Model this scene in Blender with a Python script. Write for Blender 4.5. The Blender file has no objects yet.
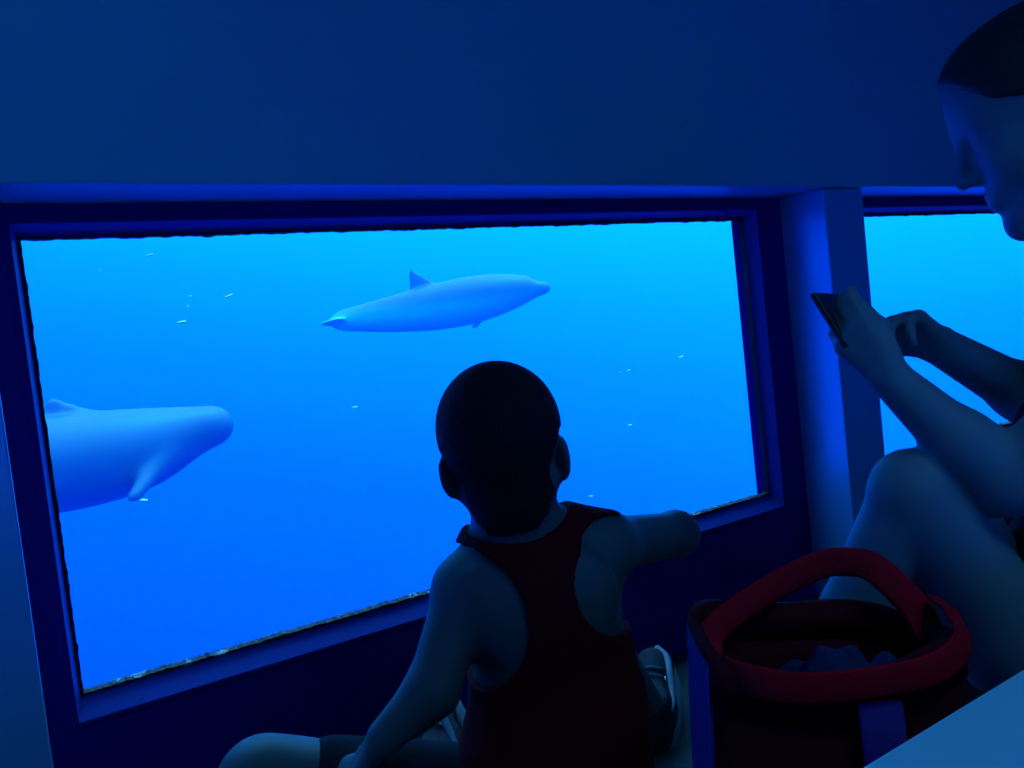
import bpy, bmesh, math, random
import numpy as np
from mathutils import Vector, Matrix

random.seed(7); RNG = np.random.default_rng(7)
SC = bpy.context.scene
COL = SC.collection
H = 0.72                      # camera height above the cabin floor
# ------------------------------------------------------------------ camera
F_PX = 900.0
_x = np.array([1298.0, -194.0, F_PX]); _x /= np.linalg.norm(_x)
_d = np.array([1806.0, 16256.0, F_PX]); _d /= np.linalg.norm(_d)
_d = _d - _x * (_x @ _d); _d /= np.linalg.norm(_d)
_z = -_d
_y = np.cross(_z, _x)
MW = np.array([_x, _y, _z])   # camera axes (right, down, forward) -> place axes

def at(px, py, depth):
    """the point of the place seen at a pixel of the survey photo, at a given depth in metres"""
    v = MW @ np.array([(px - 512) / F_PX, (py - 384) / F_PX, 1.0]) * depth
    v[2] += H
    return v

cam_d = bpy.data.cameras.new('camera')
cam = bpy.data.objects.new('camera', cam_d); COL.objects.link(cam)
cam_d.sensor_fit = 'HORIZONTAL'; cam_d.sensor_width = 36.0
cam_d.lens = F_PX / 1024 * 36.0
cam_d.clip_start = 0.02; cam_d.clip_end = 200
r_, dn_, f_ = MW[:, 0], MW[:, 1], MW[:, 2]
cam.matrix_world = Matrix(((r_[0], -dn_[0], -f_[0], 0), (r_[1], -dn_[1], -f_[1], 0),
                           (r_[2], -dn_[2], -f_[2], H), (0, 0, 0, 1)))
SC.camera = cam
SC.view_settings.view_transform = 'Standard'
SC.view_settings.look = 'None'
SC.view_settings.gamma = 1.0
SC.view_settings.use_curve_mapping = False
SC.view_settings.exposure = 0.0
SC.cycles.volume_bounces = 2
SC.cycles.max_bounces = 10
SC.cycles.diffuse_bounces = 6
SC.cycles.transparent_max_bounces = 12
SC.cycles.sample_clamp_indirect = 6.0

# ------------------------------------------------------------------ materials
def nt(name):
    m = bpy.data.materials.new(name); m.use_nodes = True
    return m, m.node_tree.nodes, m.node_tree.links, m.node_tree.nodes['Principled BSDF']

def mat(name, col, rough=0.6, vary=0.12, scale=30.0, bump=0.0, spec=0.4, metallic=0.0, sheen=0.0, col2=None, stretch=None):
    m, N, L, b = nt(name)
    tc = N.new('ShaderNodeTexCoord')
    src = tc.outputs['Object']
    if stretch:
        mp = N.new('ShaderNodeMapping'); mp.inputs['Scale'].default_value = stretch
        L.new(src, mp.inputs['Vector']); src = mp.outputs['Vector']
    no = N.new('ShaderNodeTexNoise'); no.inputs['Scale'].default_value = scale; no.inputs['Detail'].default_value = 5
    L.new(src, no.inputs['Vector'])
    mx = N.new('ShaderNodeMix'); mx.data_type = 'RGBA'
    c = np.array(col)
    c2 = np.array(col2) if col2 is not None else c * (1 - vary)
    mx.inputs[6].default_value = (*np.clip(c * (1 + (0 if col2 is not None else vary)), 0, 1), 1)
    mx.inputs[7].default_value = (*c2, 1)
    L.new(no.outputs['Fac'], mx.inputs[0]); L.new(mx.outputs[2], b.inputs['Base Color'])
    b.inputs['Roughness'].default_value = rough
    b.inputs['Specular IOR Level'].default_value = spec
    b.inputs['Metallic'].default_value = metallic
    if sheen: b.inputs['Sheen Weight'].default_value = sheen
    if bump:
        bp = N.new('ShaderNodeBump'); bp.inputs['Strength'].default_value = bump; bp.inputs['Distance'].default_value = 0.004
        L.new(no.outputs['Fac'], bp.inputs['Height']); L.new(bp.outputs['Normal'], b.inputs['Normal'])
    return m

M = {}
M['hull_paint'] = mat('pale painted hull', (0.32, 0.56, 0.57), 0.32, 0.04, 3.0, 0.03, 0.6)
M['pillar'] = mat('semi gloss pillar paint', (0.18, 0.44, 0.66), 0.22, 0.04, 3.0, 0.02, 1.0)
_b = M['pillar'].node_tree.nodes['Principled BSDF']
_b.inputs['Coat Weight'].default_value = 1.0; _b.inputs['Coat IOR'].default_value = 2.3; _b.inputs['Coat Roughness'].default_value = 0.4
M['ceiling'] = mat('pale ceiling paint', (0.42, 0.55, 0.62), 0.7, 0.04, 3.0, 0.03, 0.3)
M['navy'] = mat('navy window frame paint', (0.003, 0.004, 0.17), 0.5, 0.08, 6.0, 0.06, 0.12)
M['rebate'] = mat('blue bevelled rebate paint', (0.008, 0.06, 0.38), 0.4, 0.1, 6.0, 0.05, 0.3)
M['floor'] = mat('grey green rubber floor', (0.022, 0.045, 0.040), 0.75, 0.2, 60.0, 0.25, 0.3)
M['gasket'] = mat('black window sealant', (0.004, 0.008, 0.02), 0.7, 0.3, 120, 0.4, 0.2)
M['bench'] = mat('white bench laminate', (0.36, 0.78, 0.74), 0.35, 0.02, 8, 0.0, 0.5)
M['bench_leg'] = mat('grey bench base', (0.2, 0.24, 0.28), 0.5, 0.1, 12)
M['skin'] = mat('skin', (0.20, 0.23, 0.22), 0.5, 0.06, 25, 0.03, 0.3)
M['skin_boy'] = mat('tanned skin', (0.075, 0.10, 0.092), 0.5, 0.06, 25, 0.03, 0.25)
M['hair_boy'] = mat('short black hair', (0.008, 0.008, 0.010), 0.75, 0.5, 260, 0.8, 0.15)
M['hair_woman'] = mat('dark brown hair', (0.016, 0.018, 0.016), 0.5, 0.5, 40, 0.5, 0.4, stretch=(1, 1, 6))
M['red_cloth'] = mat('red tank top jersey', (0.20, 0.0015, 0.006), 0.85, 0.1, 220, 0.2, 0.1)
M['red_trim'] = mat('red webbing', (0.85, 0.004, 0.015), 0.8, 0.1, 260, 0.3, 0.1)
M['dark_red'] = mat('dark maroon bag canvas', (0.16, 0.003, 0.010), 0.85, 0.2, 200, 0.3, 0.1)
M['dark_cloth'] = mat('dark cloth', (0.010, 0.011, 0.016), 0.9, 0.2, 180, 0.2, 0.1)
M['violet'] = mat('violet blue bag panel', (0.08, 0.03, 0.20), 0.75, 0.12, 150, 0.2, 0.15)
M['towel'] = mat('blue towel', (0.02, 0.04, 0.12), 0.95, 0.2, 150, 0.7, 0.05)
M['shoe'] = mat('black shoe mesh', (0.012, 0.014, 0.02), 0.7, 0.3, 200, 0.3, 0.2)
M['shoe_pale'] = mat('pale shoe rubber', (0.12, 0.17, 0.19), 0.5, 0.05, 60)
M['lace'] = mat('grey shoelace', (0.06, 0.08, 0.1), 0.8, 0.1, 90)
M['silver'] = mat('silver eyelet', (0.75, 0.75, 0.7), 0.25, 0.05, 30, metallic=1.0)
M['phone'] = mat('black phone body', (0.008, 0.009, 0.012), 0.35, 0.1, 30, 0.0, 0.5)
M['lens'] = mat('dark lens glass', (0.003, 0.003, 0.006), 0.1, 0.1, 30, 0.0, 0.6)
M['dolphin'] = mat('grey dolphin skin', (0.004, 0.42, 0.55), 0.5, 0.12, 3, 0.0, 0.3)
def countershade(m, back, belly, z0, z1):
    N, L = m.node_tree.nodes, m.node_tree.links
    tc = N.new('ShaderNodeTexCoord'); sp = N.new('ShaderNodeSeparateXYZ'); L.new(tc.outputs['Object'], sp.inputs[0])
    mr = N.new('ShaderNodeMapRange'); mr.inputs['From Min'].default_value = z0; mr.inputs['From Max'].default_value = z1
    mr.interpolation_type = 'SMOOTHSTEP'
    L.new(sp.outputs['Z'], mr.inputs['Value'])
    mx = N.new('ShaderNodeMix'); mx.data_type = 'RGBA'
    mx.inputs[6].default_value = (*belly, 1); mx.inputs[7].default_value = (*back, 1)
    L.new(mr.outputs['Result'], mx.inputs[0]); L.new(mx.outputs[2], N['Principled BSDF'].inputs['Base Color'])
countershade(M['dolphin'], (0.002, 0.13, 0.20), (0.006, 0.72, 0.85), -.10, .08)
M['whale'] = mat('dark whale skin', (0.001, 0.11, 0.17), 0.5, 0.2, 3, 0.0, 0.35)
M['speck'] = mat('pale drifting speck', (0.85, 0.9, 0.9), 0.6, 0.05, 30)
M['eye'] = mat('eye', (0.25, 0.25, 0.25), 0.15, 0.05, 30)

def residue_mat():
    m, N, L, b = nt('crusted algae sealant')
    tc = N.new('ShaderNodeTexCoord')
    n1 = N.new('ShaderNodeTexNoise'); n1.inputs['Scale'].default_value = 38; n1.inputs['Detail'].default_value = 6
    L.new(tc.outputs['Object'], n1.inputs['Vector'])
    cr = N.new('ShaderNodeValToRGB')
    e = cr.color_ramp.elements
    e[0].position = 0.0; e[0].color = (0.004, 0.010, 0.012, 1)
    e[1].position = 0.55; e[1].color = (0.006, 0.014, 0.012, 1)
    x = e.new(0.60); x.color = (0.02, 0.12, 0.08, 1)
    x = e.new(0.645); x.color = (0.6, 0.6, 0.45, 1)
    x = e.new(0.67); x.color = (0.10, 0.01, 0.01, 1)
    L.new(n1.outputs['Fac'], cr.inputs['Fac']); L.new(cr.outputs['Color'], b.inputs['Base Color'])
    b.inputs['Roughness'].default_value = 0.6
    return m
M['residue'] = residue_mat()

def pane_mat():
    m = bpy.data.materials.new('clear window pane'); m.use_nodes = True
    N, L = m.node_tree.nodes, m.node_tree.links
    N.remove(N['Principled BSDF'])
    out = N['Material Output']
    tr = N.new('ShaderNodeBsdfTransparent'); tr.inputs['Color'].default_value = (0.95, 0.98, 1, 1)
    gl = N.new('ShaderNodeBsdfGlossy'); gl.inputs['Roughness'].default_value = 0.02
    fr = N.new('ShaderNodeFresnel'); fr.inputs['IOR'].default_value = 1.25
    mx = N.new('ShaderNodeMixShader')
    ge = N.new('ShaderNodeNewGeometry')
    fm = N.new('ShaderNodeMath'); fm.operation = 'SUBTRACT'; fm.use_clamp = True
    L.new(fr.outputs[0], fm.inputs[0]); L.new(ge.outputs['Backfacing'], fm.inputs[1])
    L.new(fm.outputs[0], mx.inputs[0]); L.new(tr.outputs[0], mx.inputs[1]); L.new(gl.outputs[0], mx.inputs[2])
    L.new(mx.outputs[0], out.inputs['Surface'])
    return m
M['pane'] = pane_mat()

def water_mat():
    m = bpy.data.materials.new('sea water'); m.use_nodes = True
    N, L = m.node_tree.nodes, m.node_tree.links
    N.remove(N['Principled BSDF'])
    out = N['Material Output']
    vs = N.new('ShaderNodeVolumeScatter')
    vs.inputs['Color'].default_value = (0.02, 0.55, 1.0, 1)
    vs.inputs['Density'].default_value = 0.05
    vs.inputs['Anisotropy'].default_value = 0.8
    L.new(vs.outputs[0], out.inputs['Volume'])
    return m
M['water'] = water_mat()

# ------------------------------------------------------------------ mesh helpers
def link(name, me, m, parent=None, smooth=False, origin=None):
    o = bpy.data.objects.new(name, me); COL.objects.link(o)
    ms = m if isinstance(m, (list, tuple)) else [m]
    for q in ms: me.materials.append(q)
    if smooth:
        me.polygons.foreach_set('use_smooth', [True] * len(me.polygons))
    if parent is not None:
        o.parent = parent
    return o

def from_np(name, V, Fq, m, parent=None, smooth=True, origin=(0, 0, 0)):
    me = bpy.data.meshes.new(name)
    V = np.asarray(V) - np.asarray(origin)
    me.from_pydata(V.tolist(), [], Fq.tolist() if hasattr(Fq, 'tolist') else Fq)
    me.update()
    return link(name, me, m, parent, smooth)

def from_bm(name, bm, m, parent=None, smooth=False):
    me = bpy.data.meshes.new(name)
    bmesh.ops.recalc_face_normals(bm, faces=bm.faces[:])
    bm.to_mesh(me); bm.free()
    return link(name, me, m, parent, smooth)

def add_box(bm, lo, hi, bevel=0.0, seg=2):
    c = [(a + b) / 2 for a, b in zip(lo, hi)]; s = [b - a for a, b in zip(lo, hi)]
    g = bmesh.ops.create_cube(bm, size=1.0, matrix=Matrix.Translation(c) @ Matrix.Diagonal((*s, 1)))
    if bevel:
        vs = set(g['verts'])
        es = [e for e in bm.edges if e.verts[0] in vs and e.verts[1] in vs]
        bmesh.ops.bevel(bm, geom=es, offset=bevel, segments=seg, affect='EDGES', profile=0.5)

def empty(name, loc, label=None, cat=None, group=None, kind=None):
    o = bpy.data.objects.new(name, None); COL.objects.link(o)
    o.location = loc; o.empty_display_size = 0.1
    return tag(o, label, cat, group, kind)

def tag(o, label=None, cat=None, group=None, kind=None):
    if label: o['label'] = label
    if cat: o['category'] = cat
    if group: o['group'] = group
    if kind: o['kind'] = kind
    return o

def tube(name, pts, radii, m, parent=None, n=8, origin=(0, 0, 0), flat=1.0, up=(0, 0, 1)):
    """a swept strap / tube; flat < 1 squeezes it along the second normal"""
    P = [np.array(p, float) for p in pts]
    V, Fq = [], []
    K = len(P)
    for i, p in enumerate(P):
        t = P[min(i + 1, K - 1)] - P[max(i - 1, 0)]; t /= np.linalg.norm(t)
        a = np.cross(t, np.array(up, float)); a /= max(np.linalg.norm(a), 1e-6)
        b = np.cross(a, t)
        r = radii[i] if hasattr(radii, '__len__') else radii
        for k in range(n):
            th = 2 * math.pi * k / n
            V.append(p + r * (math.cos(th) * a + flat * math.sin(th) * b))
    for i in range(K - 1):
        for k in range(n):
            Fq.append((i * n + k, i * n + (k + 1) % n, (i + 1) * n + (k + 1) % n, (i + 1) * n + k))
    Fq.append(tuple(range(n - 1, -1, -1))); Fq.append(tuple((K - 1) * n + k for k in range(n)))
    return from_np(name, V, Fq, m, parent, True, origin)

def spline(pts, n=8):
    P = [np.array(p, float) for p in pts]
    P = [2 * P[0] - P[1]] + P + [2 * P[-1] - P[-2]]
    out = []
    for i in range(1, len(P) - 2):
        for k in range(n):
            t = k / n
            a, b, c, d = P[i - 1], P[i], P[i + 1], P[i + 2]
            out.append(0.5 * (2 * b + (c - a) * t + (2 * a - 5 * b + 4 * c - d) * t * t + (3 * b - a - 3 * c + d) * t ** 3))
    out.append(P[-2])
    return out

# ------------------------------------------------------------------ implicit bodies -> one continuous mesh
def cone(a, b, ra, rb, k=0.02):
    return ('c', np.array(a, float), np.array(b, float), ra, rb, k)
def ell(c, r, k=0.02, R=None, sub=False):
    """R columns = axes of the ellipsoid"""
    return ('e', np.array(c, float), np.array(r, float), np.eye(3) if R is None else np.asarray(R), k, sub)

def sdf_prim(p, P):
    if p[0] == 'c':
        _, a, b, ra, rb, k = p
        ab = b - a
        t = np.clip(((P - a) @ ab) / max(ab @ ab, 1e-12), 0, 1)
        d = np.linalg.norm(P - (a + t[..., None] * ab), axis=-1) - (ra + (rb - ra) * t)
        return d
    _, c, r, R, k, sub = p
    q = (P - c) @ R
    k0 = np.linalg.norm(q / r, axis=-1); k1 = np.linalg.norm(q / (r * r), axis=-1)
    return k0 * (k0 - 1.0) / np.maximum(k1, 1e-9)

def prim_box(p, pad):
    if p[0] == 'c':
        _, a, b, ra, rb, k = p
        r = max(ra, rb)
        return np.minimum(a, b) - r - pad, np.maximum(a, b) + r + pad
    _, c, r, R, k, sub = p
    e = np.sqrt(((R * r) ** 2).sum(1))
    return c - e - pad, c + e + pad

BIG = 0.12
def field(prims, lo, shape, h):
    f = np.full(shape, BIG)
    for p in prims:
        k = p[5] if p[0] == 'c' else p[4]
        sub = p[0] == 'e' and p[5]
        a, b = prim_box(p, max(k, 0.0) * 1.0 + 0.03)
        i0 = np.maximum(np.floor((a - lo) / h).astype(int), 0)
        i1 = np.minimum(np.ceil((b - lo) / h).astype(int) + 1, shape)
        if np.any(i1 <= i0): continue
        g = np.stack(np.meshgrid(*[lo[q] + h * np.arange(i0[q], i1[q]) for q in range(3)], indexing='ij'), -1)
        d = sdf_prim(p, g)
        s = tuple(slice(i0[q], i1[q]) for q in range(3))
        cur = f[s]
        if sub:
            w = np.maximum(k - np.abs(cur + d), 0) / max(k, 1e-9)
            f[s] = np.maximum(cur, -d) + w * w * k * 0.25
        else:
            w = np.maximum(k - np.abs(cur - d), 0) / max(k, 1e-9)
            f[s] = np.minimum(cur, d) - w * w * k * 0.25
    return f

def nets(f, lo, h):
    """naive surface nets"""
    ins = f < 0
    nx, ny, nz = f.shape
    c = [f[dx:nx - 1 + dx, dy:ny - 1 + dy, dz:nz - 1 + dz] for dx in (0, 1) for dy in (0, 1) for dz in (0, 1)]
    offs = [(dx, dy, dz) for dx in (0, 1) for dy in (0, 1) for dz in (0, 1)]
    sm = sum((x < 0).astype(np.int8) for x in c)
    act = (sm > 0) & (sm < 8)
    idx = np.full(act.shape, -1, int)
    cells = np.argwhere(act)
    idx[act] = np.arange(len(cells))
    vals = np.stack([x[act] for x in c], 1)
    acc = np.zeros((len(cells), 3)); cnt = np.zeros(len(cells))
    for i in range(8):
        for j in range(i + 1, 8):
            d = np.array(offs[j]) - np.array(offs[i])
            if np.abs(d).sum() != 1: continue
            a, b = vals[:, i], vals[:, j]
            m = (a < 0) != (b < 0)
            t = np.where(m, a / np.where(m, a - b, 1), 0)
            acc[m] += (np.array(offs[i]) + t[:, None] * d)[m]; cnt[m] += 1
    V = lo + h * (cells + acc / cnt[:, None])
    quads = []
    for ax in range(3):
        o1, o2 = [q for q in range(3) if q != ax]
        A = ins[tuple(slice(0, -1) if q == ax else slice(1, -1) for q in range(3))]
        B = ins[tuple(slice(1, None) if q == ax else slice(1, -1) for q in range(3))]
        e = np.argwhere(A != B)
        if not len(e): continue
        flip = A[A != B]
        base = e.copy(); base[:, o1] += 1; base[:, o2] += 1
        def cell(s1, s2):
            q = base.copy(); q[:, o1] += s1; q[:, o2] += s2
            return idx[q[:, 0], q[:, 1], q[:, 2]]
        Q = np.stack([cell(-1, -1), cell(0, -1), cell(0, 0), cell(-1, 0)], 1)
        fl = flip if ax != 1 else ~flip
        Q[~fl] = Q[~fl][:, ::-1]
        quads.append(Q)
    return V, np.concatenate(quads)

def organic(name, prims, h, m, parent=None, origin=(0, 0, 0), cut=None, grow=0.0, smooth=2, lo=None, hi=None, keep=None):
    """one continuous surface from smoothly blended limbs. cut(P) > 0 is removed; grow swells it (clothes, hair)."""
    if lo is None:
        bs = [prim_box(p, 0.03 + grow) for p in prims if not (p[0] == 'e' and p[5])]
        lo = np.min([b[0] for b in bs], 0); hi = np.max([b[1] for b in bs], 0)
    lo = np.array(lo, float); hi = np.array(hi, float)
    shape = tuple(np.ceil((hi - lo) / h).astype(int) + 2)
    f = field(prims, lo, shape, h) - grow
    if cut is not None:
        g = np.stack(np.meshgrid(*[lo[q] + h * np.arange(shape[q]) for q in range(3)], indexing='ij'), -1)
        f = np.maximum(f, cut(g))
    f[0], f[-1], f[:, 0], f[:, -1], f[:, :, 0], f[:, :, -1] = (1,) * 6
    V, Q = nets(f, lo, h)
    # Laplacian smoothing
    E = np.concatenate([Q[:, [0, 1]], Q[:, [1, 2]], Q[:, [2, 3]], Q[:, [3, 0]]])
    for it in range(smooth):
        acc = np.zeros_like(V); cnt = np.zeros(len(V))
        np.add.at(acc, E[:, 0], V[E[:, 1]]); np.add.at(cnt, E[:, 0], 1)
        np.add.at(acc, E[:, 1], V[E[:, 0]]); np.add.at(cnt, E[:, 1], 1)
        V = V + 0.5 * (acc / np.maximum(cnt, 1)[:, None] - V)
    if keep is not None:      # largest shell only
        pass
    return from_np(name, V, Q, m, parent, True, origin)

def unit(v):
    v = np.array(v, float); return v / np.linalg.norm(v)

def frame(fwd, up):
    """columns forward, left, up"""
    f = unit(fwd); u = np.array(up, float); u = unit(u - f * (f @ u)); l = np.cross(u, f)
    return np.stack([f, l, u], 1)

def head_prims(c, R, s=1.0, wide=1.0, ear_z=-0.005, ear_out=0.0):
    P = lambda x, y, z: np.array(c) + R @ (np.array([x, y * wide, z]) * s)
    out = [ell(P(-.010, 0, .030), np.array([.096, .076 * wide, .086]) * s, .02 * s, R),
           ell(P(.025, 0, -.035), np.array([.062, .057 * wide, .080]) * s, .03 * s, R),
           ell(P(.040, 0, .045), np.array([.046, .060 * wide, .052]) * s, .03 * s, R),
           cone(P(.070, -.008, -.102), P(.070, .008, -.102), .017 * s, .017 * s, .025 * s)]
    for q in (-1, 1):
        out += [cone(P(-.012, q * .050, -.052), P(.060, q * .012, -.096), .017 * s, .016 * s, .02 * s),
                ell(P(.052, q * .036, -.028), np.array([.026, .022, .024]) * s, .02 * s, R),
                cone(P(.082, q * .008, .022), P(.064, q * .045, .022), .009 * s, .009 * s, .015 * s),
                ell(P(.092, q * .031, -.001), np.array([.014, .016, .011]) * s, .012 * s, R, True),
                ell(P(.070, q * .031, -.001), np.array([.0125, .0135, .0125]) * s, .003 * s, R)]
    out += [cone(P(.084, 0, .012), P(.103, 0, -.028), .008 * s, .0115 * s, .012 * s)]
    for q in (-1, 1):
        out += [ell(P(.092, q * .011, -.034), np.array([.010, .007, .007]) * s, .006 * s, R)]
    out += [cone(P(.080, -.019, -.058), P(.080, .019, -.058), .0065 * s, .0065 * s, .006 * s),
            cone(P(.086, -.009, -.057), P(.086, .009, -.057), .0065 * s, .0065 * s, .006 * s),
            cone(P(.080, -.016, -.070), P(.080, .016, -.070), .0075 * s, .0075 * s, .005 * s),
            cone(P(.085, -.008, -.070), P(.085, .008, -.070), .007 * s, .007 * s, .006 * s)]
    for q in (-1, 1):
        ax = R @ np.stack([unit((.93, 0, .36)), np.array([0, 1., 0]), unit((-.36, 0, .93))], 1)
        tilt = R @ np.stack([unit((.9, -q * .42, .2)), unit((.42 * q, .9, 0)), unit((-.2, 0, .98))], 1)
        out += [ell(P(-.018, q * (.080 + ear_out), ear_z), np.array([.019, .0075, .032]) * s, .010 * s, tilt),
                ell(P(-.012, q * (.092 + ear_out), ear_z), np.array([.008, .006, .016]) * s, .004 * s, tilt, True)]
    return out

def hand_prims(wrist, d, nrm, s=1.0, curl=0.5, side=1, spread=0.16, thumb=(0.7, 0.9), tv=0.8):
    """wrist point, d = wrist to knuckles, nrm = out of the back of the hand, side = +1 thumb on the d x nrm side"""
    d = unit(d); n = np.array(nrm, float); n = unit(n - d * (d @ n)); t = np.cross(d, n) * side
    w = np.array(wrist, float)
    out = []
    k = 0.006 * s
    # palm: four metacarpals blended
    for i, (o, L) in enumerate(((.026, .086), (.009, .090), (-.009, .086), (-.025, .078))):
        out.append(cone(w + t * o * .55 * s + d * .008 * s, w + (t * o + d * L) * s, .0135 * s, .0105 * s, .014 * s))
    out.append(cone(w + t * .012 * s + d * .02 * s, w + t * .022 * s + d * .045 * s - n * .004 * s, .015 * s, .012 * s, .015 * s))
    segs = ((.044, .026, .020), (.048, .030, .021), (.044, .027, .021), (.034, .020, .018))
    for i, ((o, L), sg) in enumerate(zip(((.026, .086), (.009, .090), (-.009, .086), (-.025, .078)), segs)):
        p = w + (t * o + d * L) * s
        a = 0.0
        lat = spread * (1.2, .35, -.35, -1.2)[i]
        r = (.0092, .0094, .0090, .0080)[i] * s
        cu = curl[i] if hasattr(curl, '__len__') else curl
        for j, l in enumerate(sg):
            a += cu * (0.9, 1.0, 0.7)[j]
            q = p + unit(math.cos(a) * d - math.sin(a) * n + lat * t) * l * s
            out.append(cone(p, q, r, r * .92, k if j else .008 * s)); p = q; r *= .9
    p = w + (t * .024 + d * .030 - n * .004) * s
    a, b = thumb
    v1 = unit(.75 * d + tv * t - .25 * n); v2 = unit(d + (tv - .55) * t - a * .5 * n); v3 = unit(d - .1 * t - b * .6 * n)
    q = p + v1 * .042 * s; out.append(cone(p, q, .014 * s, .0105 * s, .012 * s))
    q2 = q + v2 * .032 * s; out.append(cone(q, q2, .0105 * s, .0098 * s, k))
    q3 = q2 + v3 * .026 * s; out.append(cone(q2, q3, .0098 * s, .0080 * s, k))
    return out

# ------------------------------------------------------------------ the cabin
YW = 1.40                       # room face of the window wall
PER, BAY, PIL = 1.827, 1.680, 0.147
X0 = 0.112                      # left edge of the bay in the photo
SOF = 0.253 + H                 # underside of the upper wall
CEIL = 2.05
XA, XB = X0 - PER - PIL, X0 + 2 * PER
YB = -1.40

def boxobj(name, lo, hi, m, parent=None, bevel=0.0):
    bm = bmesh.new(); add_box(bm, lo, hi, bevel)
    return from_bm(name, bm, m, parent)

tag(boxobj('floor', (XA - .1, YB - .1, -.08), (XB + .1, YW + .06, 0.0), M['floor']), kind='structure')
def ceiling_with_fill_opening():
    """ceiling slab with an added square opening, out of view, that lets fill light down"""
    hx0, hx1, hy0, hy1 = FILL_OPENING
    bm = bmesh.new()
    for lo, hi in (((XA - .1, YB - .1, CEIL), (hx0, YW + .06, CEIL + .08)), ((hx1, YB - .1, CEIL), (XB + .1, YW + .06, CEIL + .08)),
                   ((hx0, YB - .1, CEIL), (hx1, hy0, CEIL + .08)), ((hx0, hy1, CEIL), (hx1, YW + .06, CEIL + .08)),
                   ((hx0 - .03, hy0 - .03, CEIL + .08), (hx0, hy1 + .03, CEIL + .16)), ((hx1, hy0 - .03, CEIL + .08), (hx1 + .03, hy1 + .03, CEIL + .16)),
                   ((hx0, hy0 - .03, CEIL + .08), (hx1, hy0, CEIL + .16)), ((hx0, hy1, CEIL + .08), (hx1, hy1 + .03, CEIL + .16))):
        add_box(bm, lo, hi)
    return from_bm('ceiling', bm, M['ceiling'])
FILL_OPENING = (.10, 1.0, -1.05, -.35)  # added unseen ceiling opening, placed to throw fill light on bench and figures
tag(ceiling_with_fill_opening(), kind='structure')
tag(boxobj('wall_front', (XA, YW - .136, SOF), (XB, YW + .06, CEIL), M['hull_paint'], bevel=.004), kind='structure')
tag(boxobj('wall_back', (XA, YB - .06, SOF), (XB, YB + .136, CEIL), M['hull_paint'], bevel=.004), kind='structure')
tag(boxobj('wall_left', (XA - .08, YB - .06, 0), (XA, YW + .06, CEIL), M['hull_paint']), kind='structure')
tag(boxobj('wall_right', (XB, YB - .06, 0), (XB + .08, YW + .06, CEIL), M['hull_paint']), kind='structure')
n_t = 0
for k in range(-1, 3):
    for sgn in (1, -1):
        n_t += 1
        x1 = X0 + k * PER - PER * 0
        ya, yb = (YW - .124, YW + .06) if sgn > 0 else (YB - .06, YB + .124)
        tag(boxobj('trim_%d' % n_t, (x1 - PIL, ya, 0), (x1, yb, SOF - .001), M['pillar'], bevel=.003), kind='structure')

def ring_strip(bm, loops):
    """bridge successive 4-corner loops"""
    L = [[bm.verts.new(v) for v in lp] for lp in loops]
    for a, b in zip(L[:-1], L[1:]):
        for i in range(4):
            bm.faces.new((a[i], a[(i + 1) % 4], b[(i + 1) % 4], b[i]))
    return L

GX0, GX1, GZ0, GZ1 = 0.061, 1.565, 0.273, 0.929      # visible glass in bay coordinates (x from bay edge, z above floor)

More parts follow.
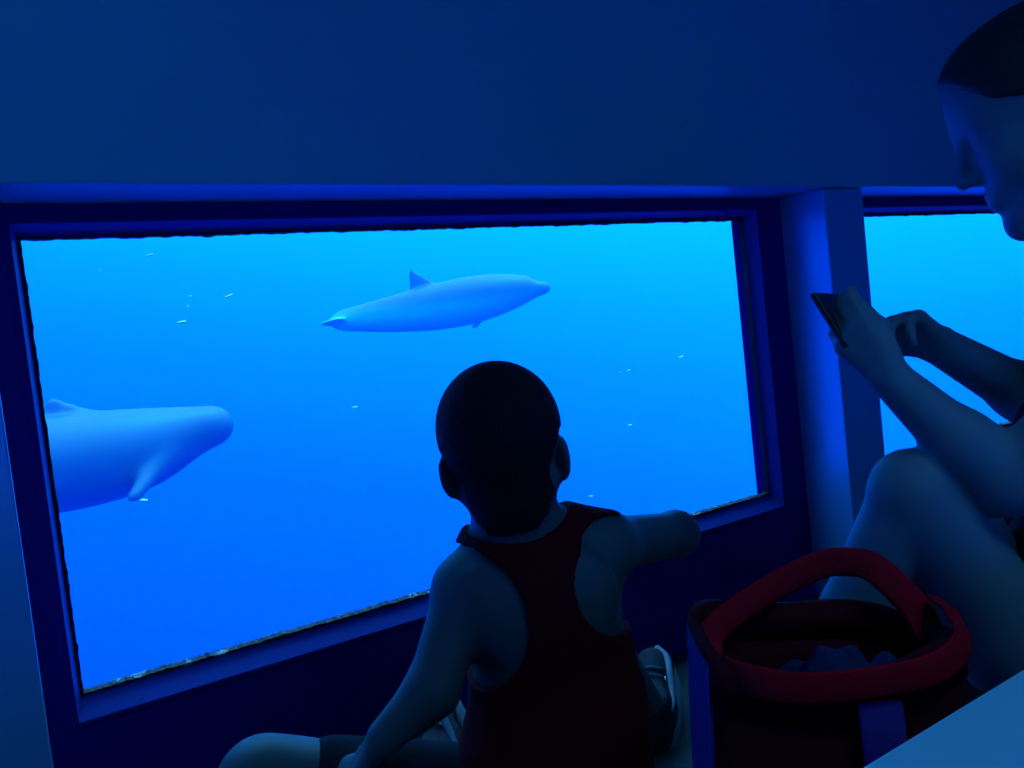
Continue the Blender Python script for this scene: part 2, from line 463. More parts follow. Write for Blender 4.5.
def window(n, xb, sgn):
    """one bay: navy plate with a bevelled opening, pane, sealant bead, crusted sill edge"""
    y0 = YW if sgn > 0 else YB
    root = empty('window_%d' % n, (xb, y0, 0), kind='structure')
    Y = lambda d: d * sgn
    bm = bmesh.new()
    def rect(x0, x1, z0, z1, d): return [(x0, Y(d), z0), (x1, Y(d), z0), (x1, Y(d), z1), (x0, Y(d), z1)]
    wl, wr, wt, wb = .012, .024, .016, .029
    ring_strip(bm, [rect(0, BAY, 0, SOF, .055), rect(0, BAY, 0, SOF, 0),
                    rect(GX0 - wl - .012, GX1 + wr + .012, GZ0 - wb - .012, GZ1 + wt + .010, 0),
                    rect(GX0 - wl - .004, GX1 + wr + .004, GZ0 - wb - .004, GZ1 + wt + .004, -.004),
                    rect(GX0 - wl, GX1 + wr, GZ0 - wb, GZ1 + wt, -.003),
                    rect(GX0 - wl + .001, GX1 + wr - .001, GZ0 - wb + .001, GZ1 + wt - .001, .030),
                    rect(GX0 - .001, GX1 + .001, GZ0 - .001, GZ1 + .001, .055), rect(0, BAY, 0, SOF, .055)])
    bmesh.ops.remove_doubles(bm, verts=bm.verts[:], dist=1e-5)
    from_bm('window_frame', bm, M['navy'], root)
    bm = bmesh.new()
    ring_strip(bm, [rect(GX0 - wl, GX1 + wr, GZ0 - wb, GZ1 + wt, -.0035), rect(GX0, GX1, GZ0, GZ1, .024), rect(GX0, GX1, GZ0, GZ1, .029),
                    rect(GX0 - wl, GX1 + wr, GZ0 - wb, GZ1 + wt, .029), rect(GX0 - wl, GX1 + wr, GZ0 - wb, GZ1 + wt, -.0035)])
    bmesh.ops.remove_doubles(bm, verts=bm.verts[:], dist=1e-5)
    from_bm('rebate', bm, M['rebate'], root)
    bm = bmesh.new(); add_box(bm, (GX0 - .0, min(Y(.030), Y(.042)), GZ0), (GX1, max(Y(.030), Y(.042)), GZ1))
    from_bm('pane', bm, M['pane'], root)
    # sealant bead with a ragged inner edge
    V, Fq = [], []
    def bead(p0, p1, inward, wmin, wmax, segs, rough, pw=2.0):
        b = len(V)
        ph = RNG.random(5) * 6.28
        for i in range(segs + 1):
            t = i / segs
            p = np.array(p0) * (1 - t) + np.array(p1) * t
            nz = sum(math.sin(t * segs * fr + ph[q]) for q, fr in enumerate((.11, .37, .73, 1.3, 2.1))) / 5
            w = wmin + (wmax - wmin) * (0.5 + 0.5 * nz) ** pw + RNG.random() * rough
            q = p + np.array(inward) * w
            for (pp, d) in ((p, .018), (p + (q - p) * .6, .0165), (q, .0225), (q, .0295), (p, .0295)):
                V.append((pp[0], Y(d), pp[2]))
        for i in range(segs):
            for j in range(5):
                a = b + i * 5 + j; c = b + i * 5 + (j + 1) % 5
                Fq.append((a, c, c + 5, a + 5))
        Fq.append(tuple(b + j for j in range(4, -1, -1))); Fq.append(tuple(b + segs * 5 + j for j in range(5)))
    bead((GX0, 0, GZ1), (GX1, 0, GZ1), (0, 0, -1), .002, .006, 220, .001)
    bead((GX0, 0, GZ0), (GX0, 0, GZ1), (1, 0, 0), .002, .005, 110, .0008)
    bead((GX1, 0, GZ0), (GX1, 0, GZ1), (-1, 0, 0), .001, .003, 110, .0006)
    from_np('sealant_bead', V, Fq, M['gasket'], root, False)
    V.clear(); Fq.clear()
    bead((GX0, 0, GZ0), (GX1, 0, GZ0), (0, 0, 1), .004, .010, 420, .0016, 1.4)
    from_np('crusted_sill_edge', V, Fq, M['residue'], root, False)
    return root

wn = 0
for k in (0, 1, -1):
    wn += 1; window(wn, X0 + k * PER, 1)
wn += 1; window(wn, X0, -1)
for k in (1, -1):
    n_t += 1
    tag(boxobj('trim_%d' % n_t, (X0 + k * PER, YB - .055, 0), (X0 + k * PER + BAY, YB, SOF), M['hull_paint']), kind='structure')

# ------------------------------------------------------------------ the sea
wat = boxobj('water', (-11, YW + .075, -5.0), (18, 16, 4.5), M['water'])
tag(wat, 'clear blue sea water outside the windows', 'water', kind='stuff')

w = bpy.data.worlds.new('underwater light'); SC.world = w; w.use_nodes = True
N, L = w.node_tree.nodes, w.node_tree.links
bg = N['Background']
tc = N.new('ShaderNodeTexCoord')
dp = N.new('ShaderNodeVectorMath'); dp.operation = 'DOT_PRODUCT'; dp.inputs[1].default_value = (.20, .0, 1.0)
L.new(tc.outputs['Generated'], dp.inputs[0])
mr = N.new('ShaderNodeMapRange'); mr.inputs['From Min'].default_value = -1.0; mr.inputs['From Max'].default_value = 1.0
L.new(dp.outputs['Value'], mr.inputs['Value'])
cr = N.new('ShaderNodeValToRGB'); L.new(mr.outputs['Result'], cr.inputs['Fac'])
WORLD = [(-1.0, (0, .02, 1.6)), (-.25, (0, .052, 2.5)), (-.06, (0, .088, 2.7)), (.07, (0, .19, 2.8)),
         (.15, (0, .31, 2.9)), (.24, (0, .52, 3.0)), (.55, (.0, .75, 3.1)), (.72, (.5, 2.7, 6.0)), (1.0, (.8, 3.2, 6.8))]
els = cr.color_ramp.elements
for i, (t, c) in enumerate(WORLD):
    pos = (t + 1) / 2
    e = els[i] if i < 1 else (els[len(els) - 1] if i == len(WORLD) - 1 else els.new(pos))
    e.position = pos
    e.color = (*[q / 9.0 for q in c], 1)
L.new(cr.outputs['Color'], bg.inputs['Color'])
bg.inputs['Strength'].default_value = 9.0

sun_d = bpy.data.lights.new('sun', 'SUN'); sun_d.energy = 3.0; sun_d.angle = 0.15; sun_d.color = (.0, .9, 1.0)
sun = bpy.data.objects.new('sun', sun_d); COL.objects.link(sun)
sun.rotation_euler = Vector((-.30, .06, -1.0)).to_track_quat('-Z', 'Y').to_euler()

def dolphin_like(name, head, tail, top, thick, m, prof, label, cat, dorsal, beak=True, flipper=0.5, fluke_tilt=0.0, flip_side=(1, -1), hump=1.0):
    head = np.array(head); tail = np.array(tail)
    L_ = np.linalg.norm(head - tail); mid = (head + tail) / 2
    R = frame(head - tail, top); f, l, u = R.T
    root = empty(name, mid, label, cat)
    P = lambda x, y, z: tail + (f * x + l * y + u * z) * L_
    body = []
    eye_at = max(prof, key=lambda p: -abs(p[0] - .885))
    prof = [tuple(p) for p in spline(prof, 5)]
    for (x0, z0, r0), (x1, z1, r1) in zip(prof[:-1], prof[1:]):
        body.append(cone(P(x0, 0, z0), P(x1, 0, z1), r0 * L_, r1 * L_, .03 * L_))
    # flukes, dorsal fin, flippers blend into one skin
    for q in (-1, 1):
        Rf = R @ np.stack([unit((.75, q * -.66, 0)), unit((.66 * q, .75, 0)) * 1, np.array([0, 0, 1.])], 1)
        body.append(ell(P(.0, q * .055, prof[0][1]), np.array([.040, .085, .0085]) * L_, .02 * L_, Rf))
    x, z, hgt, ln = dorsal
    for i in range(5):
        t = i / 4
        cx = x - .045 * t ** 1.5 * hump
        body.append(ell(P(cx, 0, z + hgt * t), np.array([ln * (1 - .82 * t), .010 * (1 - .5 * t), hgt * .34]) * L_, .012 * L_, R))
    for q in flip_side:
        x = flipper
        body.append(cone(P(x, q * .055, -.045), P(x - .07, q * .12, -.115), .022 * L_, .009 * L_, .02 * L_))
        body.append(cone(P(x - .015, q * .058, -.05), P(x - .085, q * .12, -.118), .018 * L_, .007 * L_, .02 * L_))
    o = organic('body', body, L_ / 170, m, root, mid, smooth=4)
    ey = P(eye_at[0] - .01, 0, eye_at[1] - .004)
    for q in (-1, 1):
        c = ey + l * q * eye_at[2] * L_ * .93
        organic('eye', [ell(c, np.array([.010, .006, .008]) * L_, 0.001, R)], L_ / 500, M['eye'], root, mid)
    return root

# dolphin near the top of the window, swimming to the right
DD = 7.5
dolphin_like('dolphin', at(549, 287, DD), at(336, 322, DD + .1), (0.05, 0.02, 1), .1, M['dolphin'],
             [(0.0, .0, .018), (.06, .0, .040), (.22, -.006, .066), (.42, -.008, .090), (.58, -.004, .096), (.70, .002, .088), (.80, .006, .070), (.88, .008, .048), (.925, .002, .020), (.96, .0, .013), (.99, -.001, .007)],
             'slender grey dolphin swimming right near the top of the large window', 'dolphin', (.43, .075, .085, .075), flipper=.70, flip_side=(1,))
# dark whale partly behind the window's left edge
WD = 4.6
wh = at(226, 424, WD); wt_ = at(-330, 505, WD - .9)
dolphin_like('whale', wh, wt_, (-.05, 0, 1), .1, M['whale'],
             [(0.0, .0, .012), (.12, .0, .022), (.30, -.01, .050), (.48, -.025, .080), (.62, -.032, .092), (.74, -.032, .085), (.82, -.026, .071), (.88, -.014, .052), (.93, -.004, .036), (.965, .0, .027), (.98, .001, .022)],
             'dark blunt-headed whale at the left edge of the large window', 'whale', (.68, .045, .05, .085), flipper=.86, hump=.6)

# pale specks drifting in the water
SP = [(150, 255, 5.0, .016), (182, 322, 4.2, .018), (190, 296, 4.0, .007), (229, 296, 4.3, .016), (188, 306, 4.1, .006), (681, 357, 4.5, .011),
      (629, 370, 5.0, .008), (630, 425, 4.6, .010), (355, 407, 3.2, .008), (735, 237, 6.0, .016), (144, 500, 3.2, .012), (591, 496, 4.0, .007), (620, 372, 5.5, .006), (100, 270, 5, .006)]
bm = bmesh.new()
bmesh.ops.create_icosphere(bm, subdivisions=2, radius=1.0)
for v in bm.verts:
    v.co *= 1 + .18 * math.sin(5 * v.co.x + 3 * v.co.y + 4 * v.co.z)
speck_me = None
for i, (px, py, dp_, r) in enumerate(SP):
    if i == 0:
        o = from_bm('drifting_speck', bm, M['speck'], None, True); speck_me = o
    else:
        o = speck_me.copy(); COL.objects.link(o)
    o.location = at(px, py, dp_)
    o.scale = (r * 1.4, r * .5, r * .28)
    o.rotation_euler = (0, random.uniform(-.35, .1), random.uniform(-.9, -.3))
    tag(o, 'tiny pale speck drifting in the blue water beyond the glass', 'speck', 'drifting specks in the water')

# ------------------------------------------------------------------ white bench in the middle of the cabin
BT, BY = 0.45, 0.318
b = empty('bench', (1.1, .0, 0), 'long white bench in the lower right corner with a straight front edge', 'bench')
def rel(bm_name, lo, hi, m, bevel=0.0):
    bm = bmesh.new(); add_box(bm, [a - c for a, c in zip(lo, (1.1, 0, 0))], [a - c for a, c in zip(hi, (1.1, 0, 0))], bevel, 3)
    return from_bm(bm_name, bm, m, b)
rel('bench_top', (-.9, -.32, BT - .035), (3.1, BY, BT), M['bench'], .004)
rel('bench_base', (-.8, -.22, 0), (3.0, BY - .10, BT - .036), M['bench_leg'], .01)

# ------------------------------------------------------------------ the boy on the floor
UP = np.array([0, 0, 1.0])
def build_boy():
    fw = unit((.57, .82, 0)); rt = np.cross(fw, UP)
    pel = at(548, 790, 1.16); pel[2] = .115
    waist = at(560, 705, 1.15); chest = at(540, 612, 1.14); nb = at(516, 536, 1.13)
    hc = at(503, 449, 1.10)
    roll = -.07
    hu = unit(UP + rt * roll + fw * .04)
    HR = frame(fw + rt * .05, hu)
    base = np.array([pel[0], pel[1], 0])
    root = empty('person', base, 'boy in a red tank top sitting on the floor watching the window, seen from behind', 'person')
    T = frame(fw, UP)                      # forward, left, up
    torso = [ell(pel, (.085, .110, .092), .03, T), ell(waist, (.074, .103, .105), .05, T), ell(chest, (.080, .104, .110), .05, T)]
    shL = at(466, 588, 1.12); shR = at(604, 546, 1.15)
    torso += [cone(nb + fw * .01, shL, .040, .040, .04), cone(nb + fw * .01, shR, .040, .040, .04),
              ell(chest - rt * .048 - fw * .055 + UP * .03, (.022, .045, .055), .03, T), ell(chest + rt * .048 - fw * .055 + UP * .03, (.022, .045, .055), .03, T)]
    head = head_prims(hc, HR, .89, 1.035, ear_z=-.024, ear_out=-.004)
    neck = [cone(hc - hu * .045 - fw * .012, nb, .047, .044, .03)]
    elL = at(432, 690, 1.07); wrL = at(384, 738, 1.045)
    elR = at(676, 534, 1.29); wrR = at(628, 545, 1.46)
    arms = [cone(shL, elL, .037, .031, .02), cone(elL, wrL, .032, .021, .015),
            cone(shR, elR, .037, .031, .02), cone(elR, wrR, .032, .021, .015)]
    hands = hand_prims(wrL, at(345, 785, 1.06) - wrL, unit(UP * .8 + rt * -.3 - fw * .2), .72, .30, side=1)
    hands += hand_prims(wrR, unit(-rt * .5 + fw * .8 - UP * .35), unit(UP * .9 + fw * .3), .72, .45, side=-1)
    hipL = pel - rt * .06 + fw * .01; hipR = pel + rt * .06 + fw * .01
    knL = at(264, 784, 1.09); anL = at(440, 772, 1.33)
    knR = at(596, 640, 1.40); anR = at(650, 712, 1.53)
    legs = [cone(hipL, knL, .066, .054, .03), cone(knL, anL, .052, .030, .02),
            cone(hipR, knR, .070, .047, .03), cone(knR, anR, .046, .030, .02)]
    # feet
    def foot(an, d, up):
        d = unit(d); u_ = unit(up - d * (d @ up))
        heel = an - u_ * .030 - d * .025; toe = heel + d * .165 - u_ * .006
        return d, u_, heel, toe
    dR = unit(at(658, 625, 1.68) - at(655, 738, 1.47)); dL = unit(fw * .6 - rt * .25 + UP * .55)
    fR = foot(anR, dR, UP); fL = foot(anL, dL, UP + rt * -.6)
    feet = []
    for (d, u_, heel, toe) in (fR, fL):
        feet += [cone(heel, heel + d * .05, .026, .028, .015), cone(heel + d * .05, toe, .026, .015, .02)]
    body = torso + neck + head + arms + hands + legs + feet
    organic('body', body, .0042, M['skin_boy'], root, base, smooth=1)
    # tank top: racer-back, deep armholes
    def armhole(P):
        g = np.full(P.shape[:-1], -1.0)
        for s, sh, dz in ((-1, shL, .0), (1, shR, .0)):
            c = sh + UP * (-.030) + rt * s * (.002 if s > 0 else -.004) - fw * .015
            q = (P - c) @ np.stack([rt, fw, UP], 1)
            r = np.array([.068, .12, .072] if s > 0 else [.076, .13, .088])
            e = np.linalg.norm(q / r, axis=-1)
            g = np.maximum(g, (1 - e) * .07)
        # neckline
        c = nb + UP * .05
        q = (P - c) @ np.stack([rt, fw, UP], 1)
        e = np.linalg.norm(q / np.array([.073, .092, .064]), axis=-1)
        g = np.maximum(g, (1 - e) * .06)
        g = np.maximum(g, .075 - P[..., 2] - .0)                 # hem
        g = np.maximum(g, P[..., 2] - (nb[2] + .06))
        # keep off arms and thighs
        g = np.maximum(g, np.abs((P - (pel + fw * 0)) @ rt + (P[..., 2] - pel[2]) * .04) - .165)
        return g
    tb = torso + neck
    organic('tank_top', tb + [ell((waist + pel) / 2, (.088, .112, .10), .04, T)], .0036, M['red_cloth'], root, base, cut=armhole, grow=.008, smooth=4)
    shorts_p = [ell(pel, (.090, .116, .090), .03, T), cone(hipL, hipL + (knL - hipL) * .72, .072, .064, .03), cone(hipR, hipR + (knR - hipR) * .62, .080, .074, .03)]
    organic('shorts', shorts_p, .005, M['dark_cloth'], root, base, cut=lambda P: P[..., 2] * 0 + np.maximum(.006 - P[..., 2], P[..., 2] - 9), smooth=2)
    # hair: short cap above the hairline
    def hairline(P):
        q = (P - hc) @ HR
        x, y, z = q[..., 0], q[..., 1], q[..., 2]
        line = np.where(x > .0, .015 + .55 * x, -.098 + .0 * x)
        line = np.where((x <= 0) & (x > -.03), .015 - (-x) / .03 * .113, line)
        ear = (1 - np.linalg.norm((q - np.array([-.014, 0, -.018])) / np.array([.030, 1, .034]), axis=-1)) * .03
        return np.maximum(line - z, ear)
    skull = head_prims(hc, HR, .89, 1.035)[:3] + [cone(hc - hu * .045 - fw * .012, nb, .045, .042, .03)]
    organic('hair', skull, .0036, M['hair_boy'], root, base, cut=hairline, grow=.006, smooth=1)
    # shoes
    for (d, u_, heel, toe) in (fR, fL):
        c = (heel + toe) / 2
        Fm = frame(d, u_)
        P = lambda x, y, z: heel + Fm @ np.array([x, y, z])
        shoe = [cone(P(.0, 0, .004), P(.05, 0, .006), .036, .037, .02), cone(P(.05, 0, .004), P(.15, 0, -.002), .037, .036, .03),
                cone(P(-.004, 0, .03), P(.03, 0, .045), .034, .036, .02)]
        sh = organic('shoe', shoe, .004, M['shoe'], root, base, smooth=2,
                     cut=lambda Q: np.maximum(-((Q - heel) @ u_) - .026, ((Q - heel) @ u_) -   .062 + .10 * np.abs((Q - heel) @ d - .0)))
        ol = []
        for a in np.linspace(0, 2 * math.pi, 40, endpoint=False):
            x = math.cos(a); y = math.sin(a)
            ol.append(P(.072 + x * .116, y * (.040 + .004 * x), -.022))
        ol.append(ol[0])
        tube('sole', ol, .010, M['shoe_pale'], sh, 8, base, 1.1, u_)
        pts = [P(.176, -.006, .024), P(.150, -.026, .026), P(.105, -.033, .030), P(.060, -.037, .030), P(.02, -.036, .038)]
        tube('side_stripe', spline(pts, 5), .006, M['shoe_pale'], sh, 8, base, .5, u_)
        for i, x in enumerate((.075, .095, .115)):
            tube('shoelace', spline([P(x, -.022, .036 - i * .002), P(x, 0, .044 - i * .003), P(x, .022, .036 - i * .002)], 4), .0035, M['lace'], sh, 6, base)
        eyl = [P(.09, -.026, .034) + (Fm @ np.array([math.cos(a), 0, math.sin(a)])) * .005 for a in np.linspace(0, 2 * math.pi, 13)]
        tube('eyelet', eyl, .0018, M['silver'], sh, 6, base, 1, Fm[:, 1])
    return root
build_boy()

# ------------------------------------------------------------------ the woman on the bench
def build_woman():
    d = unit((-.75, .66, 0)); rt = np.cross(d, UP)      # facing; rt = her right (away from the camera)
    knL = at(912, 490, 1.0); anL = at(762, 800, 1.13); anL[2] = .09
    knR = knL + rt * .16 - d * .085 - UP * .03; anR = anL + rt * .16 - d * .10
    hipL = at(1125, 715, 1.04) + d * .03; hipL[2] = .135
    hipR = hipL + rt * .17
    pel = (hipL + hipR) / 2 + UP * .015
    base = np.array([pel[0], pel[1], 0])
    root = empty('person', base, 'woman at the right edge looking down at a phone in both hands, knees drawn up', 'person')
    hc = at(1049, 112, 1.05)
    HF = unit(np.array([-.49, .87, 0]) - UP * .34); HR = frame(HF, UP)
    hu = HR[:, 2]
    nb = hc - hu * .165 - HF * .085
    chest = nb * .62 + pel * .38 + np.array([.075, .015, 0]); waist = nb * .25 + pel * .75 + np.array([.03, .01, 0])
    T = frame(unit(nb - chest), -d); 
    Tb = np.stack([d, -rt, UP], 1)
    ax = unit(nb - pel); Tt = np.stack([unit(d - ax * (d @ ax)), -rt, ax], 1)
    torso = [ell(pel, (.11, .15, .115), .05, Tb), ell(waist, (.10, .135, .14), .06, Tt), ell(chest, (.095, .138, .15), .06, Tt)]
    shL = nb - rt * .165 - ax * .055 + d * .02; shR = nb + rt * .165 - ax * .055 + d * .02
    torso += [cone(nb - ax * .02, shL, .055, .052, .05), cone(nb - ax * .02, shR, .055, .052, .05)]
    for s in (-1, 1): torso.append(ell(chest + Tt[:, 0] * .075 + rt * s * .07 - ax * .02, (.045, .055, .055), .03, Tt))
    head = head_prims(hc, HR, 1.06, .96)
    neck = [cone(hc - hu * .055 - HF * .02, nb, .050, .056, .03)]
    elL = at(1004, 482, .97); wrL = at(890, 378, 0.985)
    elR = at(1062, 415, 1.24); wrR = at(938, 345, 1.17)
    arms = [cone(shL, elL, .043, .034, .02), cone(elL, elL + (wrL - elL) * .35, .034, .034, .02), cone(elL + (wrL - elL) * .35, wrL, .034, .022, .02),
            cone(shR, elR, .047, .040, .02), cone(elR, elR + (wrR - elR) * .35, .038, .036, .02), cone(elR + (wrR - elR) * .35, wrR, .036, .025, .02)]
    imr, imd, imf = MW[:, 0], MW[:, 1], MW[:, 2]
    hands = hand_prims(wrL, at(860, 344, 0.99) - wrL, unit(-imf * .6 - imd * .1 - imr * .6), .74, (.62, .75, .85, .95), side=1, spread=.05, thumb=(.9, .9), tv=.30)
    hands += hand_prims(wrR, at(893, 318, 1.13) - wrR, unit(-imd * .85 + imf * .2 - imr * .25), .90, (.55, .6, .65, .7), side=1, spread=.06, thumb=(.5, .6))
    legs = []
    for hp, kn, an in ((hipL, knL, anL), (hipR, knR, anR)):
        m1 = hp + (kn - hp) * .5; c1 = kn + (an - kn) * .35
        legs += [cone(hp, m1, .086, .062, .03), cone(m1, kn, .062, .046, .012), cone(kn, c1, .041, .039, .010), cone(c1, an, .039, .028, .012)]
    feet = []
    for an in (anL, anR):
        heel = an - UP * .05 - d * .03
        fd = unit((.15, 1, 0))
        feet += [cone(heel, heel + fd * .09, .032, .034, .02), cone(heel + fd * .09 , heel + fd * .17 - UP * .008, .034, .024, .03)]
        p0 = heel + fd * .165 - UP * .012
        for q, (o_, l_) in enumerate(((-.024, .030), (-.010, .032), (.003, .029), (.014, .025), (.024, .019))):
            sv = np.cross(fd, UP) * o_ * (1 if an is anR else -1) * -1
            feet.append(cone(p0 + sv, p0 + sv + fd * l_, .0095 - .0008 * q, .0085 - .0008 * q, .006))
    organic('body', torso + neck + head + arms + hands + legs + feet, .0046, M['skin'], root, base, smooth=1)
    # dark sleeveless top and shorts
    def topcut(P):
        g = np.full(P.shape[:-1], -1.0)
        for s, sh in ((-1, shL), (1, shR)):
            q = (P - (sh + rt * s * .03 - ax * .03)) @ np.stack([rt, Tt[:, 0], ax], 1)
            g = np.maximum(g, (1 - np.linalg.norm(q / np.array([.06, .10, .10]), axis=-1)) * .06)
        q = (P - (nb + ax * .05 + Tt[:, 0] * .04)) @ np.stack([rt, Tt[:, 0], ax], 1)
        g = np.maximum(g, (1 - np.linalg.norm(q / np.array([.10, .10, .10]), axis=-1)) * .07)
        g = np.maximum(g, (pel[2] - .02) - P[..., 2])
        return g
    organic('tank_top', torso, .006, M['dark_cloth'], root, base, cut=topcut, grow=.009, smooth=2)
    sp = [ell(pel, (.115, .155, .115), .05, Tb), cone(hipL, hipL + (knL - hipL) * .3, .100, .088, .04), cone(hipR, hipR + (knR - hipR) * .3, .100, .088, .04)]
    organic('shorts', sp, .006, M['dark_cloth'], root, base, cut=lambda P: .012 - P[..., 2], smooth=2)
    # hair pulled back into a bun
    def hairline(P):
        q = (P - hc) @ HR
        x, z = q[..., 0], q[..., 2]
        line = np.where(x > .052, .034 + (x - .052) * 1.3, np.where(x > -.005, .008 + np.maximum(x + .005, 0) * .44, -.02))
        line = np.where(x <= -.03, -.075, np.where(x <= -.005, .012 - (-.005 - x) / .025 * .04, line))
        ear = (1 - np.linalg.norm((q - np.array([-.014, 0, -.004])) / np.array([.026, 1, .032]), axis=-1)) * .03
        return np.maximum(line - z, ear)
    hr = organic('hair', head_prims(hc, HR, 1.06, .96)[:3], .004, M['hair_woman'], root, base, cut=hairline, grow=.007, smooth=3)
    bun = hc + HR @ np.array([-.125, 0, .045])
    organic('hair_bun', [ell(bun, (.042, .045, .045), .01, HR), ell(bun + HR @ np.array([.03, 0, 0]), (.03, .03, .03), .02, HR)], .004, M['hair_woman'], hr, base, smooth=2)
    for s in (-1, 1):
        a = [hc + HR @ np.array([x, s * y, z]) for x, y, z in ((.088, .016, .028), (.082, .032, .032), (.066, .047, .026))]
        tube('eyebrow', spline(a, 4), .0035, M['hair_woman'], root, 6, base, .6)
    # sandals
    for an in (anL, anR):
        fd = unit((.15, 1, 0)); sv = np.cross(fd, UP)
        heel = an - UP * .075 - d * .03
        q = [heel + fd * (.085 + .135 * math.cos(t)) + sv * .042 * math.sin(t) for t in np.linspace(0, 2 * math.pi, 30, endpoint=False)]
        V = [(*p[:2], .002) for p in q] + [(*p[:2], .014) for p in q]
        Fq = [tuple(range(29, -1, -1)), tuple(range(30, 60))] + [(i, (i + 1) % 30, 30 + (i + 1) % 30, 30 + i) for i in range(30)]
        from_np('sandal', V, Fq, M['dark_cloth'], root, False, base)
    # phone between the hands
    pc = at(846, 320, 1.055)
    long_ = unit(at(868, 320, 1.12) - at(830, 321, .985))
    sd = imr * .59 + imd * .80; sd = unit(sd - long_ * (sd @ long_)); face = np.cross(long_, sd)
    Rm = Matrix(np.stack([long_, sd, face], 1).tolist()).to_4x4(); Rm.translation = Vector(pc)
    ph = empty('phone', pc, 'black phone held sideways between both hands of the woman', 'phone')
    ph.matrix_world = Rm
    bm = bmesh.new(); add_box(bm, (-.072, -.036, -.004), (.072, .036, .004), .0035, 3); from_bm('phone_body', bm, M['phone'], ph)
    bm = bmesh.new(); add_box(bm, (-.066, -.032, .0041), (.066, .032, .0046)); from_bm('screen', bm, M['lens'], ph)
    bm = bmesh.new()
    bmesh.ops.create_cone(bm, cap_ends=True, segments=20, radius1=.008, radius2=.007, depth=.003, matrix=Matrix.Translation((-.058, .022, -.0055)))
    from_bm('camera_lens', bm, M['lens'], ph)
    return root
build_woman()

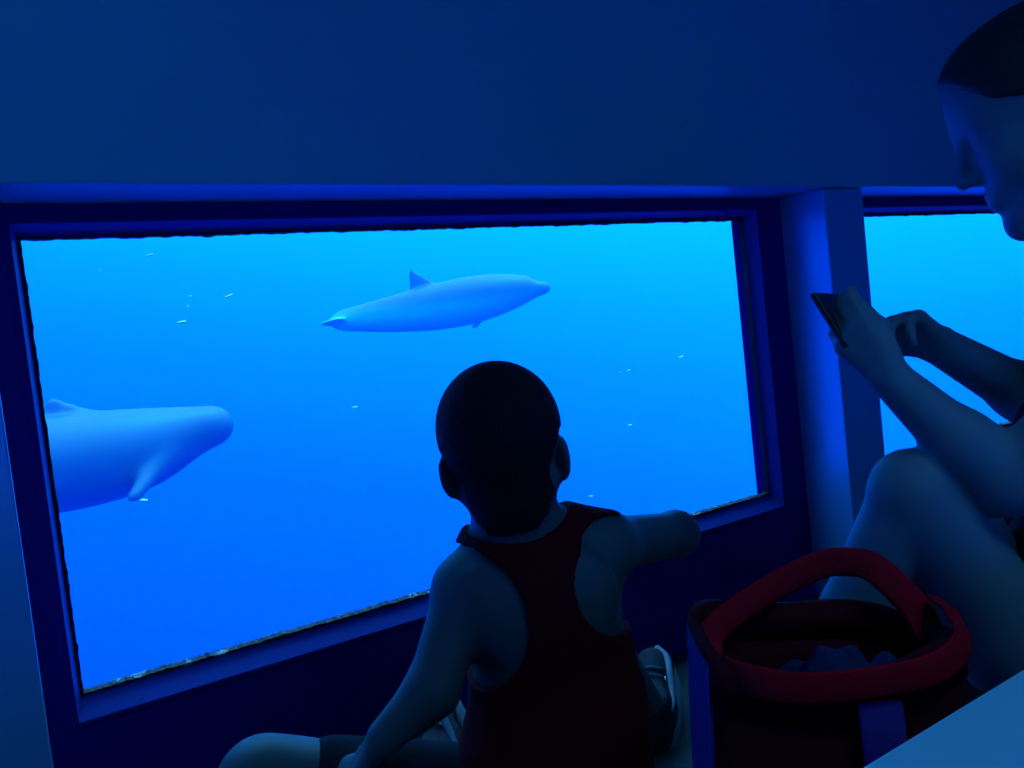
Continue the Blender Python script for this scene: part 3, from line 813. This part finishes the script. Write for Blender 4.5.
# ------------------------------------------------------------------ tote bag on the floor
def build_bag():
    c = np.array([.708, .555, 0.0])
    yaw = math.atan2(-.56, .83)
    ex = np.array([math.cos(yaw), math.sin(yaw), 0]); ey = np.array([-ex[1], ex[0], 0])
    root = empty('tote_bag', c, 'open dark red tote bag with red handles on the floor by bare knees', 'bag')
    W, D, Ht = .116, .068, .398
    n = 64
    def ring(z, grow=0.0, sag=0.0):
        t = z / Ht
        out = []
        for i in range(n):
            a = 2 * math.pi * i / n
            ca, sa = math.cos(a), math.sin(a)
            e = 0.45
            x = (abs(ca) ** e) * (1 if ca >= 0 else -1); y = (abs(sa) ** e) * (1 if sa >= 0 else -1)
            bulge = 1 + .10 * math.sin(math.pi * min(t, 1)) + .02 * math.sin(3 * a + 4 * t) * t
            zz = z - sag * (.012 * math.sin(a * 2 + .6) + .014 * (sa < 0) * (1 - abs(ca)) * 2) + (0.018 * max(0, -ca) if sag else 0)
            out.append(ex * x * (W * bulge + grow) + ey * y * (D * bulge + grow) + UP * zz)
        return out
    zs = [0.003, .02, .06, .11, .17, .23, .28, .33, .37, Ht]
    V, Fq = [], []
    for j, z in enumerate(zs): V += ring(z, 0, j / (len(zs) - 1))
    m = len(zs)
    for z, g, s in ((Ht, -.006, 1), (.30, -.008, .8), (.15, -.010, .4), (.02, -.012, .1)):
        V += ring(z, g, s)
    rows = m + 4
    for j in range(rows - 1):
        for i in range(n):
            Fq.append((j * n + i, j * n + (i + 1) % n, (j + 1) * n + (i + 1) % n, (j + 1) * n + i))
    Fq.append(tuple(range(n - 1, -1, -1))); Fq.append(tuple((rows - 1) * n + i for i in range(n)))
    from_np('bag_body', V, Fq, M['dark_red'], root, True)
    # red rim band
    V, Fq = [], []
    prof = [(Ht - .034, .0035), (Ht + .004, .0035), (Ht + .004, -.008), (Ht - .034, -.008)]
    for z, g in prof: V += ring(z, g, 1.0)
    for j in range(4):
        for i in range(n):
            a, b_ = j, (j + 1) % 4
            Fq.append((a * n + i, a * n + (i + 1) % n, b_ * n + (i + 1) % n, b_ * n + i))
    from_np('rim_band', V, Fq, M['dark_red'], root, True)
    # violet end panel on the left side
    V, Fq = [], []
    idx = [i for i in range(n) if math.cos(2 * math.pi * i / n) < -.90]
    zz = [.02, .08, .14, .2, .26, .31, .36, Ht - .002]
    for g in (.0045, -.003):
        for j, z in enumerate(zz):
            rg = ring(z, g, z / Ht); V += [rg[i] for i in idx]
    q = len(idx); kz = len(zz)
    for s in (0, 1):
        for j in range(kz - 1):
            for i in range(q - 1):
                o_ = s * kz * q
                fq = (o_ + j * q + i, o_ + j * q + i + 1, o_ + (j + 1) * q + i + 1, o_ + (j + 1) * q + i)
                Fq.append(fq if s == 0 else fq[::-1])
    for j in range(kz - 1):
        for i in (0, q - 1):
            Fq.append((j * q + i, (j + 1) * q + i, kz * q + (j + 1) * q + i, kz * q + j * q + i))
    for i in range(q - 1):
        for j in (0, kz - 1):
            Fq.append((j * q + i, j * q + i + 1, kz * q + j * q + i + 1, kz * q + j * q + i))
    from_np('side_panel', V, Fq, M['violet'], root, True)
    def at_rel(px, py, dpt): return at(px, py, dpt) - c
    # back handle standing up, front handle lying along the rim
    yb = D * 1.02
    B = lambda x, y, z: ex * x + ey * y + UP * (z + (.018 if z > .32 else 0))
    hb = spline([B(-.108, .0, .372), B(-.096, .02, .388), B(-.045, .045, .408), B(.02, .055, .430), B(.056, .050, .432), B(.078, .04, .424), B(.104, .02, .39), B(.114, .01, .36)], 7)
    tube('handle', hb, .015, M['red_trim'], root, 10, (0, 0, 0), .18, -ey)
    hf = spline([B(-.104, -.035, .372), B(-.088, -.072, .372), B(-.044, -.089, .366), B(.02, -.092, .366), B(.072, -.087, .370), B(.108, -.064, .380), B(.122, -.025, .39), B(.126, .01, .395)], 7)
    tube('handle', hf, .015, M['red_trim'], root, 10, (0, 0, 0), .18, ey)
    st = [B(.022, -.080 - .010 * math.sin(math.pi * min(z / Ht, 1)), z) for z in np.linspace(.03, .345, 12)]
    tube('front_strap', st, .020, M['violet'], root, 10, (0, 0, 0), .16, ey)
    # towel lying in the bag (its own thing)
    t0 = empty('towel', c + UP * .325, 'crumpled blue towel stuffed in the open tote bag', 'towel')
    V, Fq = [], []
    nu, nv = 40, 28
    for side in (0, 1):
        for i in range(nu):
            for j in range(nv):
                u_, v_ = i / (nu - 1) * 2 - 1, j / (nv - 1) * 2 - 1
                z = .03 * (1 - u_ ** 4) * (1 - v_ ** 4) + .016 * math.sin(4 * u_ + 2.5 * v_) + .010 * math.sin(7 * v_ - 3 * u_) + .005 * math.sin(15 * u_ + 4 * v_)
                if side: z = -.05
                V.append(ex * u_ * .092 + ey * v_ * .045 + UP * z)
    for side in (0, 1):
        o_ = side * nu * nv
        for i in range(nu - 1):
            for j in range(nv - 1):
                fq = (o_ + i * nv + j, o_ + (i + 1) * nv + j, o_ + (i + 1) * nv + j + 1, o_ + i * nv + j + 1)
                Fq.append(fq if not side else fq[::-1])
    for i in range(nu - 1):
        for j in (0, nv - 1): Fq.append((i * nv + j, (i + 1) * nv + j, nu * nv + (i + 1) * nv + j, nu * nv + i * nv + j))
    for j in range(nv - 1):
        for i in (0, nu - 1): Fq.append((i * nv + j, i * nv + j + 1, nu * nv + i * nv + j + 1, nu * nv + i * nv + j))
    me = from_np('towel_cloth', V, Fq, M['towel'], t0, True)
build_bag()
